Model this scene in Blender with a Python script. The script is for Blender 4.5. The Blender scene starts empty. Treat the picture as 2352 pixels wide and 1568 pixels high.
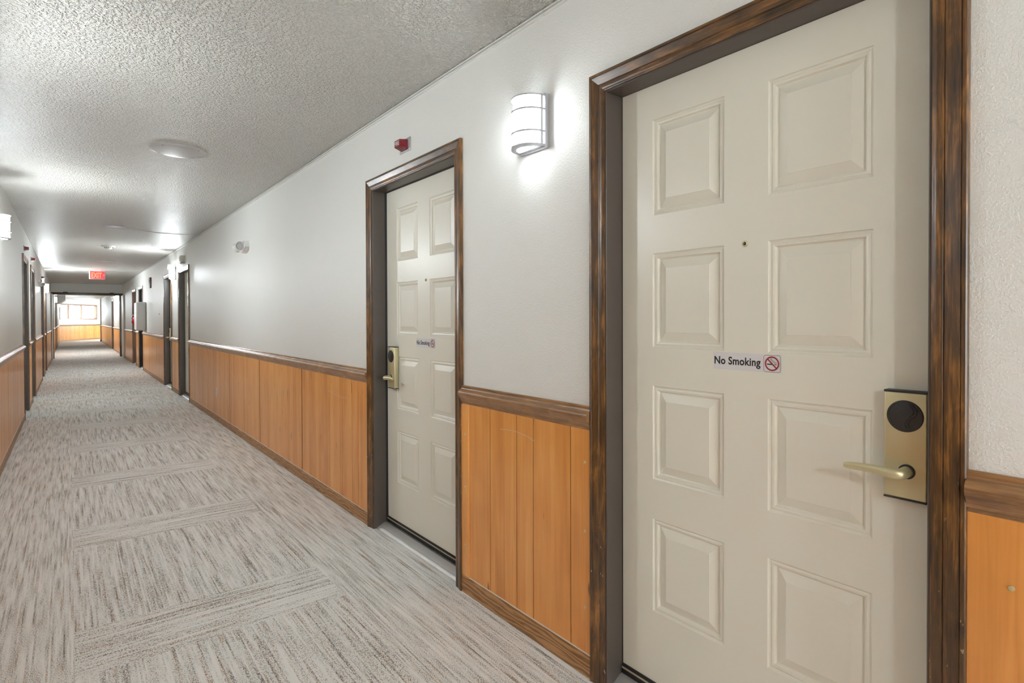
import bpy, bmesh, math, random
from mathutils import Vector, Matrix
random.seed(7)
PI = math.pi
S = bpy.context.scene
COL = S.collection
D, XL, CEIL = 1.4394, -0.4639, 2.4520          # wall planes across the corridor, ceiling height
Z = Vector((0, 0, 1))

# ------------------------------------------------------------------ materials
def mat(name):
    m = bpy.data.materials.new(name); m.use_nodes = True
    nt = m.node_tree; b = nt.nodes['Principled BSDF']
    return m, nt, b
def N(nt, kind, **kw):
    n = nt.nodes.new('ShaderNode' + kind)
    for k, v in kw.items(): setattr(n, k, v)
    return n
def L(nt, a, b): nt.links.new(a, b)
def setin(n, **kw):
    for k, v in kw.items(): n.inputs[k.replace('_', ' ')].default_value = v
def val(nt, v, sock):
    if hasattr(v, 'is_output'): nt.links.new(v, sock)
    else: sock.default_value = v
def M(nt, op, a, b=0.0, c=None, clamp=False):
    n = N(nt, 'Math', operation=op, use_clamp=clamp)
    val(nt, a, n.inputs[0]); val(nt, b, n.inputs[1])
    if c is not None: val(nt, c, n.inputs[2])
    return n.outputs[0]
def MIX(nt, f, a, b, blend='MIX'):
    n = N(nt, 'Mix', data_type='RGBA', blend_type=blend)
    val(nt, f, n.inputs[0]); val(nt, a, n.inputs[6]); val(nt, b, n.inputs[7])
    return n.outputs[2]
def RAMP(nt, f, stops):
    n = N(nt, 'ValToRGB'); cr = n.color_ramp
    while len(cr.elements) < len(stops): cr.elements.new(0.5)
    for e, (p, c) in zip(cr.elements, stops):
        e.position = p; e.color = (*c, 1) if len(c) == 3 else c
    L(nt, f, n.inputs[0]); return n.outputs[0]
def SMOOTH(nt, v, a, b):
    n = N(nt, 'MapRange', interpolation_type='SMOOTHSTEP')
    val(nt, v, n.inputs[0]); n.inputs[1].default_value = a; n.inputs[2].default_value = b
    return n.outputs[0]
def POS(nt, sx=1, sy=1, sz=1):
    g = N(nt, 'NewGeometry'); v = N(nt, 'VectorMath', operation='MULTIPLY')
    L(nt, g.outputs['Position'], v.inputs[0]); v.inputs[1].default_value = (sx, sy, sz)
    return v.outputs[0]
def NOISE(nt, vec, scale=1.0, detail=2.0, rough=0.5, dist=0.0):
    n = N(nt, 'TexNoise'); L(nt, vec, n.inputs['Vector'])
    setin(n, Scale=scale, Detail=detail, Roughness=rough, Distortion=dist)
    return n.outputs['Fac']
def BUMP(nt, b, h, strength, dist):
    n = N(nt, 'Bump'); n.inputs['Strength'].default_value = strength; n.inputs['Distance'].default_value = dist
    L(nt, h, n.inputs['Height']); L(nt, n.outputs[0], b.inputs['Normal'])
def plain(name, col, rough=0.5, metal=0.0, emit=None, es=1.0, spec=0.5):
    m, nt, b = mat(name)
    b.inputs['Base Color'].default_value = (*col, 1); b.inputs['Roughness'].default_value = rough
    b.inputs['Metallic'].default_value = metal; b.inputs['Specular IOR Level'].default_value = spec
    if emit: b.inputs['Emission Color'].default_value = (*emit, 1); b.inputs['Emission Strength'].default_value = es
    # a faint irregular wear in the surface keeps it from looking like plastic
    n = NOISE(nt, POS(nt), 35, 3); r = M(nt, 'MULTIPLY_ADD', n, 0.12, rough - 0.06)
    L(nt, r, b.inputs['Roughness'])
    return m

def m_wall():
    m, nt, b = mat('textured_wall_paint')
    p = POS(nt)
    big = NOISE(nt, p, 1.3, 2)
    L(nt, MIX(nt, big, (.725, .726, .700, 1), (.760, .761, .735, 1)), b.inputs['Base Color'])
    n1 = NOISE(nt, p, 185, 2, .5, .15); n2 = NOISE(nt, p, 420, 1)
    h = M(nt, 'MULTIPLY_ADD', n2, .35, SMOOTH(nt, n1, .42, .66))
    BUMP(nt, b, h, .34, .0016)
    b.inputs['Roughness'].default_value = .46
    return m
def m_ceiling():
    m, nt, b = mat('popcorn_ceiling')
    p = POS(nt)
    n1 = NOISE(nt, p, 78, 2, .55, .3); n2 = NOISE(nt, p, 190, 1)
    pits = SMOOTH(nt, n1, .34, .60)
    h = M(nt, 'MULTIPLY_ADD', n2, .45, pits)
    big = NOISE(nt, p, .9, 2)
    L(nt, MIX(nt, big, (.640, .622, .576, 1), (.680, .662, .618, 1)), b.inputs['Base Color'])
    BUMP(nt, b, h, 1.0, .012)
    b.inputs['Roughness'].default_value = .42
    return m
def m_carpet():
    m, nt, b = mat('striped_carpet_tile')
    g = N(nt, 'NewGeometry'); s = N(nt, 'SeparateXYZ'); L(nt, g.outputs['Position'], s.inputs[0])
    X, Y = s.outputs[0], s.outputs[1]
    mid = M(nt, 'MULTIPLY', M(nt, 'GREATER_THAN', X, 0.004), M(nt, 'LESS_THAN', X, 0.984))
    ph = M(nt, 'FRACT', M(nt, 'DIVIDE', M(nt, 'SUBTRACT', Y, 2.497 - 142.0), 1.42))
    band = M(nt, 'MULTIPLY', mid, M(nt, 'LESS_THAN', ph, .272))
    inv = M(nt, 'SUBTRACT', 1.0, band)
    U = M(nt, 'ADD', M(nt, 'MULTIPLY', X, inv), M(nt, 'MULTIPLY', Y, band))
    V = M(nt, 'ADD', M(nt, 'MULTIPLY', Y, inv), M(nt, 'MULTIPLY', X, band))
    zone = M(nt, 'MULTIPLY_ADD', mid, 7.3, M(nt, 'MULTIPLY', band, 3.1))
    def vec(su, sv, off=0.0):
        c = N(nt, 'CombineXYZ')
        L(nt, M(nt, 'MULTIPLY_ADD', U, su, off), c.inputs[0]); L(nt, M(nt, 'MULTIPLY', V, sv), c.inputs[1]); L(nt, zone, c.inputs[2])
        return c.outputs[0]
    cell = M(nt, 'FLOOR', M(nt, 'MULTIPLY', U, 165.0))         # one woven row every 8.5 mm
    def row(k, sv, off):
        c = N(nt, 'CombineXYZ')
        L(nt, M(nt, 'MULTIPLY_ADD', cell, k, off), c.inputs[0]); L(nt, M(nt, 'MULTIPLY', V, sv), c.inputs[1]); L(nt, zone, c.inputs[2])
        return c.outputs[0]
    s1 = NOISE(nt, row(.91, 3.0, .37), 1, 3, .6)             # yarn lines, broken along their run
    s2 = NOISE(nt, row(.31, 2.4, 9.0), 1, 1)                  # groups of lines
    s3 = NOISE(nt, vec(9, 4.0, 4.0), 1, 2)
    rust = NOISE(nt, row(.77, 3.0, 31.0), 1, 1)
    loop = NOISE(nt, vec(390, 290, 3.0), 1, 0)                # single tufts
    loop2 = NOISE(nt, vec(210, 420, 8.0), 1, 0)
    tuft = M(nt, 'SUBTRACT', M(nt, 'MULTIPLY_ADD', loop, .62, M(nt, 'MULTIPLY', loop2, .38)), .5)
    w = M(nt, 'ADD', M(nt, 'MULTIPLY', s1, .62), M(nt, 'ADD', M(nt, 'MULTIPLY', s2, .34), M(nt, 'MULTIPLY', s3, .06)))
    w = M(nt, 'SUBTRACT', w, M(nt, 'MULTIPLY', band, .010))
    w2 = M(nt, 'ADD', w, M(nt, 'MULTIPLY', tuft, .95))
    dark = SMOOTH(nt, w2, .550, .645)
    base = MIX(nt, s3, (.775, .776, .758, 1), (.825, .826, .810, 1))
    dcol = MIX(nt, SMOOTH(nt, rust, .52, .60), (.190, .175, .160, 1), (.300, .180, .090, 1))
    dcol = MIX(nt, SMOOTH(nt, s2, .38, .52), (.330, .335, .340, 1), dcol)
    col = MIX(nt, M(nt, 'MULTIPLY', dark, .97), base, dcol)
    lt = SMOOTH(nt, w, .47, .40)
    col = MIX(nt, M(nt, 'MULTIPLY', lt, .6), col, (.865, .865, .848, 1))
    L(nt, col, b.inputs['Base Color'])
    b.inputs['Roughness'].default_value = .95; b.inputs['Specular IOR Level'].default_value = .1
    BUMP(nt, b, loop, .25, .0008)
    return m
def m_panel(tone=(1, 1, 1)):
    m, nt, b = mat('amber_wainscot_wood')
    g = N(nt, 'NewGeometry'); s = N(nt, 'SeparateXYZ'); L(nt, g.outputs['Position'], s.inputs[0])
    run = M(nt, 'MULTIPLY_ADD', s.outputs[0], .46, s.outputs[1])
    v = N(nt, 'TexVoronoi', voronoi_dimensions='1D', feature='F1'); L(nt, run, v.inputs['W']); v.inputs['Scale'].default_value = 13.0
    sc = N(nt, 'SeparateColor'); L(nt, v.outputs['Color'], sc.inputs[0])
    plank = sc.outputs[0]
    def vec(sr, sz):
        c = N(nt, 'CombineXYZ'); L(nt, M(nt, 'MULTIPLY', run, sr), c.inputs[0]); L(nt, M(nt, 'MULTIPLY', s.outputs[2], sz), c.inputs[1]); L(nt, M(nt, 'MULTIPLY', plank, 9.0), c.inputs[2])
        return c.outputs[0]
    g1 = NOISE(nt, vec(28, 1.3), 1, 3, .6, .5); g2 = NOISE(nt, vec(160, 2.6), 1, 3, .6); blot = NOISE(nt, vec(5, 4), 1, 2)
    f = M(nt, 'ADD', M(nt, 'MULTIPLY', plank, .20), M(nt, 'ADD', M(nt, 'MULTIPLY', g1, .44), M(nt, 'ADD', M(nt, 'MULTIPLY', g2, .14), M(nt, 'MULTIPLY', blot, .28))))
    t = tone
    c = RAMP(nt, f, [(.28, (.520 * t[0], .195 * t[1], .040 * t[2])), (.50, (.715 * t[0], .305 * t[1], .074 * t[2])), (.74, (.840 * t[0], .430 * t[1], .135 * t[2]))])
    knot = SMOOTH(nt, NOISE(nt, vec(34, 5.5), 1, 1), .73, .80)
    c = MIX(nt, M(nt, 'MULTIPLY', knot, .7), c, (.10, .040, .012, 1))
    L(nt, c, b.inputs['Base Color'])
    b.inputs['Roughness'].default_value = .34
    b.inputs['Coat Weight'].default_value = .25; b.inputs['Coat Roughness'].default_value = .18
    BUMP(nt, b, g2, .12, .001)
    return m
def m_trim(name, along, lo=(.034, .020, .011), mid=(.105, .051, .019), hi=(.330, .148, .038), rough=.33, patch=1.0):
    m, nt, b = mat(name)
    st = {'y': (1, .05, 1), 'z': (1, 1, .05)}[along]
    p = POS(nt, *st)
    fine = NOISE(nt, p, 230, 3, .65, .3); mids = NOISE(nt, p, 55, 2, .5, 1.0)
    pv = POS(nt, *{'y': (1, .35, 1), 'z': (1, 1, .35)}[along])
    blot = NOISE(nt, pv, 22, 3, .6, .6)
    f = M(nt, 'ADD', M(nt, 'MULTIPLY', fine, .36), M(nt, 'ADD', M(nt, 'MULTIPLY', mids, .20), M(nt, 'MULTIPLY', blot, .44 * patch)))
    f = M(nt, 'ADD', f, .22 * (1 - patch))
    col = RAMP(nt, f, [(.37, lo), (.51, mid), (.65, hi)])
    if name == 'stained_casing_upright':
        chip = SMOOTH(nt, NOISE(nt, POS(nt, 1, 1, .35), 120, 1), .735, .765)
        g = N(nt, 'NewGeometry'); sz = N(nt, 'SeparateXYZ'); L(nt, g.outputs['Position'], sz.inputs[0])
        col = MIX(nt, M(nt, 'MULTIPLY', chip, SMOOTH(nt, sz.outputs[2], 1.15, .15)), col, (.560, .400, .230, 1))
    L(nt, col, b.inputs['Base Color'])
    b.inputs['Roughness'].default_value = rough
    b.inputs['Coat Weight'].default_value = .2; b.inputs['Coat Roughness'].default_value = .2
    BUMP(nt, b, fine, .15, .001)
    return m
def m_oak():
    m, nt, b = mat('oak_baseboard')
    p = POS(nt, 1, .16, 1)
    w = N(nt, 'TexWave', wave_type='BANDS', bands_direction='Z'); L(nt, p, w.inputs['Vector'])
    setin(w, Scale=16.0, Distortion=11.0, Detail=2.0, Detail_Scale=1.6)
    fine = NOISE(nt, POS(nt, 1, .05, 1), 240, 2)
    f = M(nt, 'ADD', M(nt, 'MULTIPLY', w.outputs['Fac'], .6), M(nt, 'MULTIPLY', fine, .4))
    L(nt, RAMP(nt, f, [(.15, (.190, .085, .026)), (.45, (.340, .175, .066)), (.85, (.470, .265, .115))]), b.inputs['Base Color'])
    b.inputs['Roughness'].default_value = .42
    return m
def m_frame():
    m, nt, b = mat('brown_painted_metal_frame')
    n = NOISE(nt, POS(nt), 5, 2)
    L(nt, MIX(nt, n, (.074, .059, .050, 1), (.092, .074, .063, 1)), b.inputs['Base Color'])
    b.inputs['Roughness'].default_value = .36
    return m
def m_door():
    m, nt, b = mat('greige_door_paint')
    n = NOISE(nt, POS(nt), 2.2, 2)
    L(nt, MIX(nt, n, (.740, .722, .635, 1), (.770, .752, .665, 1)), b.inputs['Base Color'])
    b.inputs['Roughness'].default_value = .33
    BUMP(nt, b, NOISE(nt, POS(nt, 1, .3, 1), 420, 2), .06, .0006)
    return m
def m_glass():
    m = bpy.data.materials.new('window_glass'); m.use_nodes = True; nt = m.node_tree
    nt.nodes.clear(); o = N(nt, 'OutputMaterial'); mx = N(nt, 'MixShader'); t = N(nt, 'BsdfTransparent'); g = N(nt, 'BsdfGlossy')
    g.inputs['Roughness'].default_value = .02; f = N(nt, 'LayerWeight')
    L(nt, M(nt, 'MULTIPLY_ADD', M(nt, 'POWER', f.outputs['Facing'], 5.0), .5, .04), mx.inputs[0]); L(nt, t.outputs[0], mx.inputs[1]); L(nt, g.outputs[0], mx.inputs[2]); L(nt, mx.outputs[0], o.inputs[0])
    return m
LAMP = 23.0
WALL, POP, CARPET, PANEL, OAK, FRAME, DOOR, GLASS = m_wall(), m_ceiling(), m_carpet(), m_panel(), m_oak(), m_frame(), m_door(), m_glass()
STRIP = m_panel((1.08, 1.12, 1.15)); STRIP.name = 'light_wood_strip'
CASV = m_trim('stained_casing_upright', 'z'); CASH = m_trim('stained_casing_head', 'y', rough=.3)
RAIL = m_trim('stained_chair_rail', 'y', (.140, .068, .028), (.290, .150, .062), (.460, .250, .105))
BROWN = m_trim('dark_brown_wood', 'z', (.045, .024, .014), (.090, .045, .022), (.150, .075, .034), patch=.6)
REDBROWN = m_trim('red_brown_door_frame', 'z', (.120, .048, .026), (.170, .070, .038), (.230, .100, .052), patch=.6)
JOINT = plain('dark_joint', (.030, .014, .007), .7)
BRASS = plain('satin_brass', (.620, .560, .350), .38, .6)
BLACKP = plain('black_plastic', (.022, .021, .021), .42)
GASKET = plain('black_rubber_seal', (.010, .010, .012), .6)
ALU = plain('aluminium_threshold', (.56, .555, .545), .42, .55)
WHITEP = plain('white_plastic', (.66, .65, .62), .4)
CREAM = plain('cream_plastic', (.58, .56, .50), .45)
GREYP = plain('pale_grey_enamel', (.50, .49, .47), .4)
DISC = plain('grey_cover_plate', (.47, .465, .475), .25)
NICKEL = plain('brushed_nickel', (.46, .46, .50), .38, .3)
LENS = plain('glowing_opal_shade', (.8, .8, .8), .4, 0, (.888, .956, .985), LAMP)
def lens(k):
    m = LENS.copy(); m.name = 'glowing_opal_shade_bulb'; m.node_tree.nodes['Principled BSDF'].inputs['Emission Strength'].default_value = k; return m
RED = plain('red_plastic', (.20, .006, .014), .28)
REDP = plain('red_enamel', (.42, .010, .018), .25)
STEEL = plain('dull_steel_plate', (.42, .42, .43), .35, .5)
STICK = plain('white_sticker', (.68, .675, .69), .35)
INK = plain('black_ink', (.012, .012, .013), .5)
REDINK = plain('red_ink', (.33, .016, .024), .5)
CAULK = plain('white_caulk', (.66, .65, .63), .5)
DARKGL = plain('dark_lens', (.02, .02, .025), .08)
LED = plain('led_reflector', (.42, .42, .43), .18, .5)
LEDDOT = plain('led_dot', (.85, .85, .85), .1, .2)
GLOWR = plain('red_exit_face', (.20, .01, .015), .5, 0, (1.0, .030, .045), 1.2)
GLOWO = plain('lit_exit_letters', (.20, .06, .03), .5, 0, (1.0, .22, .085), 1.05)
TINY = plain('red_indicator', (.6, .1, .1), .3, 0, (1.0, .25, .22), 1.2)
WINWOOD = m_trim('window_frame_wood', 'z', (.120, .060, .030), (.230, .120, .060), (.340, .190, .100), patch=.6)
SIGNTAN = plain('tan_sign', (.42, .36, .26), .5)

# ------------------------------------------------------------------ mesh helpers
class B:
    def __init__(s): s.bm = bmesh.new()
    def merge(s, t):
        me = bpy.data.meshes.new('tmp'); t.to_mesh(me); t.free(); s.bm.from_mesh(me); bpy.data.meshes.remove(me); return s
    def box(s, x0, x1, y0, y1, z0, z1, bev=0.0, seg=2):
        t = bmesh.new(); bmesh.ops.create_cube(t, size=1)
        for v in t.verts:
            v.co = Vector((x0 + (v.co.x + .5) * (x1 - x0), y0 + (v.co.y + .5) * (y1 - y0), z0 + (v.co.z + .5) * (z1 - z0)))
        if bev: bmesh.ops.bevel(t, geom=t.edges[:], offset=bev, segments=seg, profile=.5, affect='EDGES')
        return s.merge(t)
    def faces(s, vs, fs):
        bv = [s.bm.verts.new(v) for v in vs]
        for f in fs:
            try: s.bm.faces.new([bv[i] for i in f])
            except ValueError: pass
        return s
    def prism(s, poly, fn, a, b):          # polygon (p,q) swept from a to b; fn(p,q,t) -> xyz
        n = len(poly)
        vs = [fn(p, q, a) for p, q in poly] + [fn(p, q, b) for p, q in poly]
        fs = [(i, (i + 1) % n, n + (i + 1) % n, n + i) for i in range(n)] + [tuple(range(n))[::-1], tuple(range(n, 2 * n))]
        return s.faces(vs, fs)
    def lathe(s, prof, o, axis, seg=32, arc=None):   # prof: (radius, height along axis)
        ax = Vector(axis).normalized(); a = ax.orthogonal().normalized(); b = ax.cross(a); o = Vector(o)
        rings = []
        for r, h in prof:
            rings.append([s.bm.verts.new(o + ax * h + (a * math.cos(2 * PI * k / seg) + b * math.sin(2 * PI * k / seg)) * max(r, 1e-5)) for k in range(seg)])
        for i in range(len(rings) - 1):
            for k in range(seg):
                s.bm.faces.new((rings[i][k], rings[i][(k + 1) % seg], rings[i + 1][(k + 1) % seg], rings[i + 1][k]))
        s.bm.faces.new(rings[0][::-1]); s.bm.faces.new(rings[-1]); return s
    def tube(s, pts, rad, seg=12, flat=None):        # rad: number or list of (ra, rb)
        pts = [Vector(p) for p in pts]; n = len(pts); rings = []
        ref = Vector((0, 0, 1)) if flat is None else Vector(flat)
        for i, p in enumerate(pts):
            t = (pts[min(i + 1, n - 1)] - pts[max(i - 1, 0)]).normalized()
            b = t.cross(ref)
            if b.length < 1e-4: b = t.orthogonal()
            b.normalize(); a = b.cross(t).normalized()
            r = rad[i] if isinstance(rad, list) else rad
            ra, rb = r if isinstance(r, tuple) else (r, r)
            rings.append([s.bm.verts.new(p + a * ra * math.cos(2 * PI * k / seg) + b * rb * math.sin(2 * PI * k / seg)) for k in range(seg)])
        for i in range(n - 1):
            for k in range(seg):
                s.bm.faces.new((rings[i][k], rings[i][(k + 1) % seg], rings[i + 1][(k + 1) % seg], rings[i + 1][k]))
        s.bm.faces.new(rings[0][::-1]); s.bm.faces.new(rings[-1]); return s
    def build(s, name, m, parent=None, loc=None, smooth=True, ang=35, label=None):
        bmesh.ops.remove_doubles(s.bm, verts=s.bm.verts[:], dist=1e-6)
        bmesh.ops.recalc_face_normals(s.bm, faces=s.bm.faces[:])
        me = bpy.data.meshes.new(name); s.bm.to_mesh(me); s.bm.free()
        if smooth:
            me.shade_smooth(); me.set_sharp_from_angle(angle=math.radians(ang))
        me.materials.append(m)
        o = bpy.data.objects.new(name, me); COL.objects.link(o)
        if parent is not None: o.parent = parent
        if loc is not None: o.location = loc
        if label: o['label'] = label
        return o
def tag(o, label, cat, group=None, kind=None):
    o['label'] = label; o['category'] = cat
    if group: o['group'] = group
    if kind: o['kind'] = kind
    return o
def empty(name, loc, rz=0.0):
    o = bpy.data.objects.new(name, None); COL.objects.link(o)
    o.location = loc; o.rotation_euler = (0, 0, rz); o.empty_display_size = .05
    return o
def copy_tree(o, parent=None):
    c = o.copy(); COL.objects.link(c)
    if parent is not None: c.parent = parent
    for ch in [k for k in bpy.data.objects if k.parent == o]: copy_tree(ch, c)
    return c
def text_shape(b, body, fn, w, h, thick=0.0006, bold=0.0, spacing=1.0):
    """lettering fitted to w x h; fn(x, y, t) -> xyz with x to the reader's right, y up, t out of the face"""
    cu = bpy.data.curves.new('t', 'FONT'); cu.body = body; cu.size = 1; cu.offset = bold; cu.space_character = spacing; cu.resolution_u = 6
    o = bpy.data.objects.new('t', cu); COL.objects.link(o)
    me = bpy.data.meshes.new_from_object(o.evaluated_get(bpy.context.evaluated_depsgraph_get()))
    xs = [v.co.x for v in me.vertices]; ys = [v.co.y for v in me.vertices]
    x0, x1, y0, y1 = min(xs), max(xs), min(ys), max(ys)
    P = [((v.co.x - x0) / (x1 - x0) * w, (v.co.y - y0) / (y1 - y0) * h) for v in me.vertices]
    b.faces([fn(x, y, thick) for x, y in P], [tuple(p.vertices) for p in me.polygons])
    bpy.data.objects.remove(o); bpy.data.curves.remove(cu); bpy.data.meshes.remove(me)
    return b
def frame_profile(b, half, top, prof, part, zb=0.0):
    """door trim: prof = list of (inset from the outer edge, height out of the wall); part is near / far / head"""
    pts = []
    for o, h in prof:
        x = -h
        if part == 'head': pts.append(((x, -half + o, top - o), (x, half - o, top - o)))
        else:
            sg = 1 if part == 'far' else -1
            pts.append(((x, sg * (half - o), zb), (x, sg * (half - o), top - o)))
    n = len(pts)
    vs = [p[0] for p in pts] + [p[1] for p in pts]
    b.faces(vs, [(i, (i + 1) % n, n + (i + 1) % n, n + i) for i in range(n)] + [tuple(range(n)), tuple(range(n, 2 * n))])
    return b

# ------------------------------------------------------------------ doors
HALF, TOP = .525, 2.105
RIGHT_DOORS = [.849, 2.722, 10.295, 12.165, 17.175, 19.045, 29.07]
LEFT_DOORS = [9.875, 11.745, 15.80, 17.675, 29.3, 32.2]
CAS = [(0, .0), (0, .0155), (.0022, .0178), (.0085, .0180), (.0105, .0150), (.0125, .0168), (.020, .0150), (.034, .0115), (.0385, .0105), (.0405, .0078), (.0425, .0098), (.0500, .0106), (.0560, .0092), (.0600, .0066), (.0635, .0060), (.0635, .0)]
FRM = [(.0600, .0015), (.0640, .0035), (.0675, .0035), (.0695, .0015), (.0700, -.0020), (.0700, -.0760), (.0600, -.0760)]
GSK = [(.0640, -.0755), (.0715, -.0755), (.0735, -.0780), (.0735, -.0980), (.0640, -.0980)]
def leaf_mesh():
    b = B(); bm = b.bm
    ye = [-.4515, -.324, -.066, .066, .324, .4515]
    ze = [.062, .297, .605, .735, 1.046, 1.173, 1.482, 1.607, 1.920, 2.034]
    V = {}
    def v(i, j):
        if (i, j) not in V: V[i, j] = bm.verts.new((0, ye[i], ze[j]))
        return V[i, j]
    prof = [(.0, .0), (.0020, .0045), (.0060, .0065), (.0115, .0042), (.0165, .0055), (.0200, .0130), (.0225, .0142), (.0490, .0032), (.0500, .0022)]
    for i in range(5):
        for j in range(9):
            q = [v(i, j), v(i + 1, j), v(i + 1, j + 1), v(i, j + 1)]
            if i in (1, 3) and j % 2 == 1:
                loop = q
                for o, dp in prof[1:]:
                    y0, y1, z0, z1 = ye[i] + o, ye[i + 1] - o, ze[j] + o, ze[j + 1] - o
                    nl = [bm.verts.new(c) for c in ((dp, y0, z0), (dp, y1, z0), (dp, y1, z1), (dp, y0, z1))]
                    for k in range(4): bm.faces.new((loop[k], loop[(k + 1) % 4], nl[(k + 1) % 4], nl[k]))
                    loop = nl
                bm.faces.new(loop)
            else: bm.faces.new(q)
    def back(i, j): return bm.verts.new((.042, ye[i], ze[j]))
    c = [back(0, 0), back(5, 0), back(5, 9), back(0, 9)]
    bm.faces.new(c)
    bottom = [v(i, 0) for i in range(6)]; topv = [v(i, 9) for i in range(6)]
    left = [v(0, j) for j in range(10)]; right = [v(5, j) for j in range(10)]
    bm.faces.new(bottom + [c[1], c[0]]); bm.faces.new(topv + [c[2], c[3]]); bm.faces.new(left + [c[3], c[0]]); bm.faces.new(right + [c[2], c[1]])
    return b
def make_lock(parent, rec, yc, side):
    """side = +1: the lever points to +y"""
    x1 = rec; x0 = rec - .030
    lk = B().box(x0, x1, yc - .042, yc + .042, .858, 1.100, .0035, 3).build('door_lock', BRASS, parent, label='satin brass door lock')
    B().box(x0 - .001, x1 - .001, yc - .0425, yc + .0425, 1.0985, 1.1035, .0015).build('lock_cap', BLACKP, lk)
    B().box(x0 - .001, x1 - .001, yc - .0425, yc + .0425, .8545, .8590, .0015).build('lock_cap', BLACKP, lk)
    B().lathe([(.0360, 0), (.0360, .0015), (.0345, .0030), (.0325, .0032), (.0315, .0022), (.0300, .0024), (.0200, .0042), (.0, .0048)], (x0 + .0005, yc, 1.046), (-1, 0, 0), 48).build('card_reader', BLACKP, lk, label='round black card reader')
    rb = B()
    crv = [(.0285, .0085), (.022, .0130), (.014, .0175), (.007, .0165), (.001, .0115), (-.006, .0050), (-.013, .0010), (-.020, .0008), (-.0285, .0030)]
    for off in (0, .0065):
        pts = [(x0 - .0040, yc - yy - off, 1.046 + zz * (1 - off * 12)) for zz, yy in crv]
        rb.tube(pts, [(.0011, .0011)] * 9, 6)
    rb.build('reader_ridge', BLACKP, lk)
    zc = .921; y = yc + .004 * -side
    B().lathe([(.0165, 0), (.0165, .0025), (.0150, .003)], (x0, y, zc), (-1, 0, 0), 32).build('lever_rose', BLACKP, lk)
    pts, rad = [], []
    for k in range(5): pts.append((x0 - .001 - .028 * k / 4, y, zc)); rad.append((.0125, .0125))
    for k in range(1, 7):
        a = k / 6 * PI / 2
        pts.append((x0 - .029 - .016 * math.sin(a), y + side * .016 * (1 - math.cos(a)), zc)); rad.append((.0125 - .001 * k / 6, .0125 - .004 * k / 6))
    for k in range(1, 11):
        t = k / 10
        pts.append((x0 - .045 + .004 * math.sin(t * PI), y + side * (.016 + .099 * t), zc + .002 * math.sin(t * PI)))
        rad.append((.0115 - .0035 * t if t < .95 else .0055, .0085 - .0035 * t if t < .95 else .0030))
    B().tube(pts, rad, 18).build('lever_handle', BRASS, lk, ang=60)
    return lk
def make_sticker(parent, rec, y_left, y_right, z0, z1):
    x = rec; w = y_left - y_right; h = z1 - z0
    fn = lambda a, c, t=0: (x - t, y_left - a, z0 + c)
    st = B().prism([(0, 0), (w, 0), (w, h), (0, h)], lambda p, q, t: fn(p, q, t), .0, .0006).build('no_smoking_sign', STICK, parent, label='white sticker reading No Smoking')
    tb = B()
    text_shape(tb, 'No Smoking', lambda a, c, t: fn(a + w * .018, c + h * .16, .0009), w * .695, h * .60, bold=.026, spacing=1.05)
    tb.build('sign_lettering', INK, st, smooth=False)
    cx, cy, R = w * .872, h * .5, h * .40
    rb = B()
    def ring(bb, r0, r1, t, n=48, cxx=cx, cyy=cy):
        vs = [fn(cxx + r * math.cos(2 * PI * k / n), cyy + r * math.sin(2 * PI * k / n), t) for r in (r0, r1) for k in range(n)]
        bb.faces(vs, [(k, (k + 1) % n, n + (k + 1) % n, n + k) for k in range(n)])
    ring(rb, R * .80, R, .0011)
    c, s_ = math.cos(-PI / 4), math.sin(-PI / 4); e = R * .09; l = R * .85
    rb.faces([fn(cx + c * u - s_ * vv, cy + s_ * u + c * vv, .0012) for u, vv in ((-l, -e), (l, -e), (l, e), (-l, e))], [(0, 1, 2, 3)])
    rb.build('prohibition_ring', REDINK, st, smooth=False)
    kb = B()
    def rect(a0, a1, c0, c1): kb.faces([fn(a0, c0, .0010), fn(a1, c0, .0010), fn(a1, c1, .0010), fn(a0, c1, .0010)], [(0, 1, 2, 3)])
    rect(cx - R * .70, cx - R * .02, cy - R * .17, cy - R * .01)
    rect(cx + R * .30, cx + R * .62, cy - R * .17, cy - R * .11); rect(cx + R * .36, cx + R * .62, cy - R * .07, cy - R * .01)
    rect(cx + R * .56, cx + R * .62, cy - R * .17, cy - R * .01)
    def line(pts, wd):
        for (a, c0), (a2, c2) in zip(pts, pts[1:]):
            dx, dy = a2 - a, c2 - c0; ll = math.hypot(dx, dy); nx, ny = -dy / ll * wd, dx / ll * wd
            kb.faces([fn(a + nx, c0 + ny, .0010), fn(a2 + nx, c2 + ny, .0010), fn(a2 - nx, c2 - ny, .0010), fn(a - nx, c0 - ny, .0010)], [(0, 1, 2, 3)])
    sm = [(.58, .02), (.60, .16), (.48, .24), (.36, .22), (.28, .34), (.18, .36), (.10, .48), (-.04, .52), (-.10, .64), (-.02, .72)]
    line([(cx + R * a, cy + R * c0) for a, c0 in sm], R * .022)
    sm2 = [(.42, .04), (.40, .12), (.28, .12), (.16, .22), (.06, .30), (-.02, .40), (-.14, .44), (-.20, .58), (-.12, .70)]
    line([(cx + R * a, cy + R * c0) for a, c0 in sm2], R * .022)
    # thin rounded outline around the symbol
    q = h * .455; rr = h * .10; path = []
    for sx, sy, a0 in ((1, 1, 0), (-1, 1, 90), (-1, -1, 180), (1, -1, 270)):
        for k in range(6):
            a = math.radians(a0 + k * 18); path.append((cx + sx * (q - rr) + rr * math.cos(a), cy + sy * (q - rr) + rr * math.sin(a)))
    line(path + path[:1], h * .009)
    kb.build('cigarette_symbol', INK, st, smooth=False)
    return st
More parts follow.
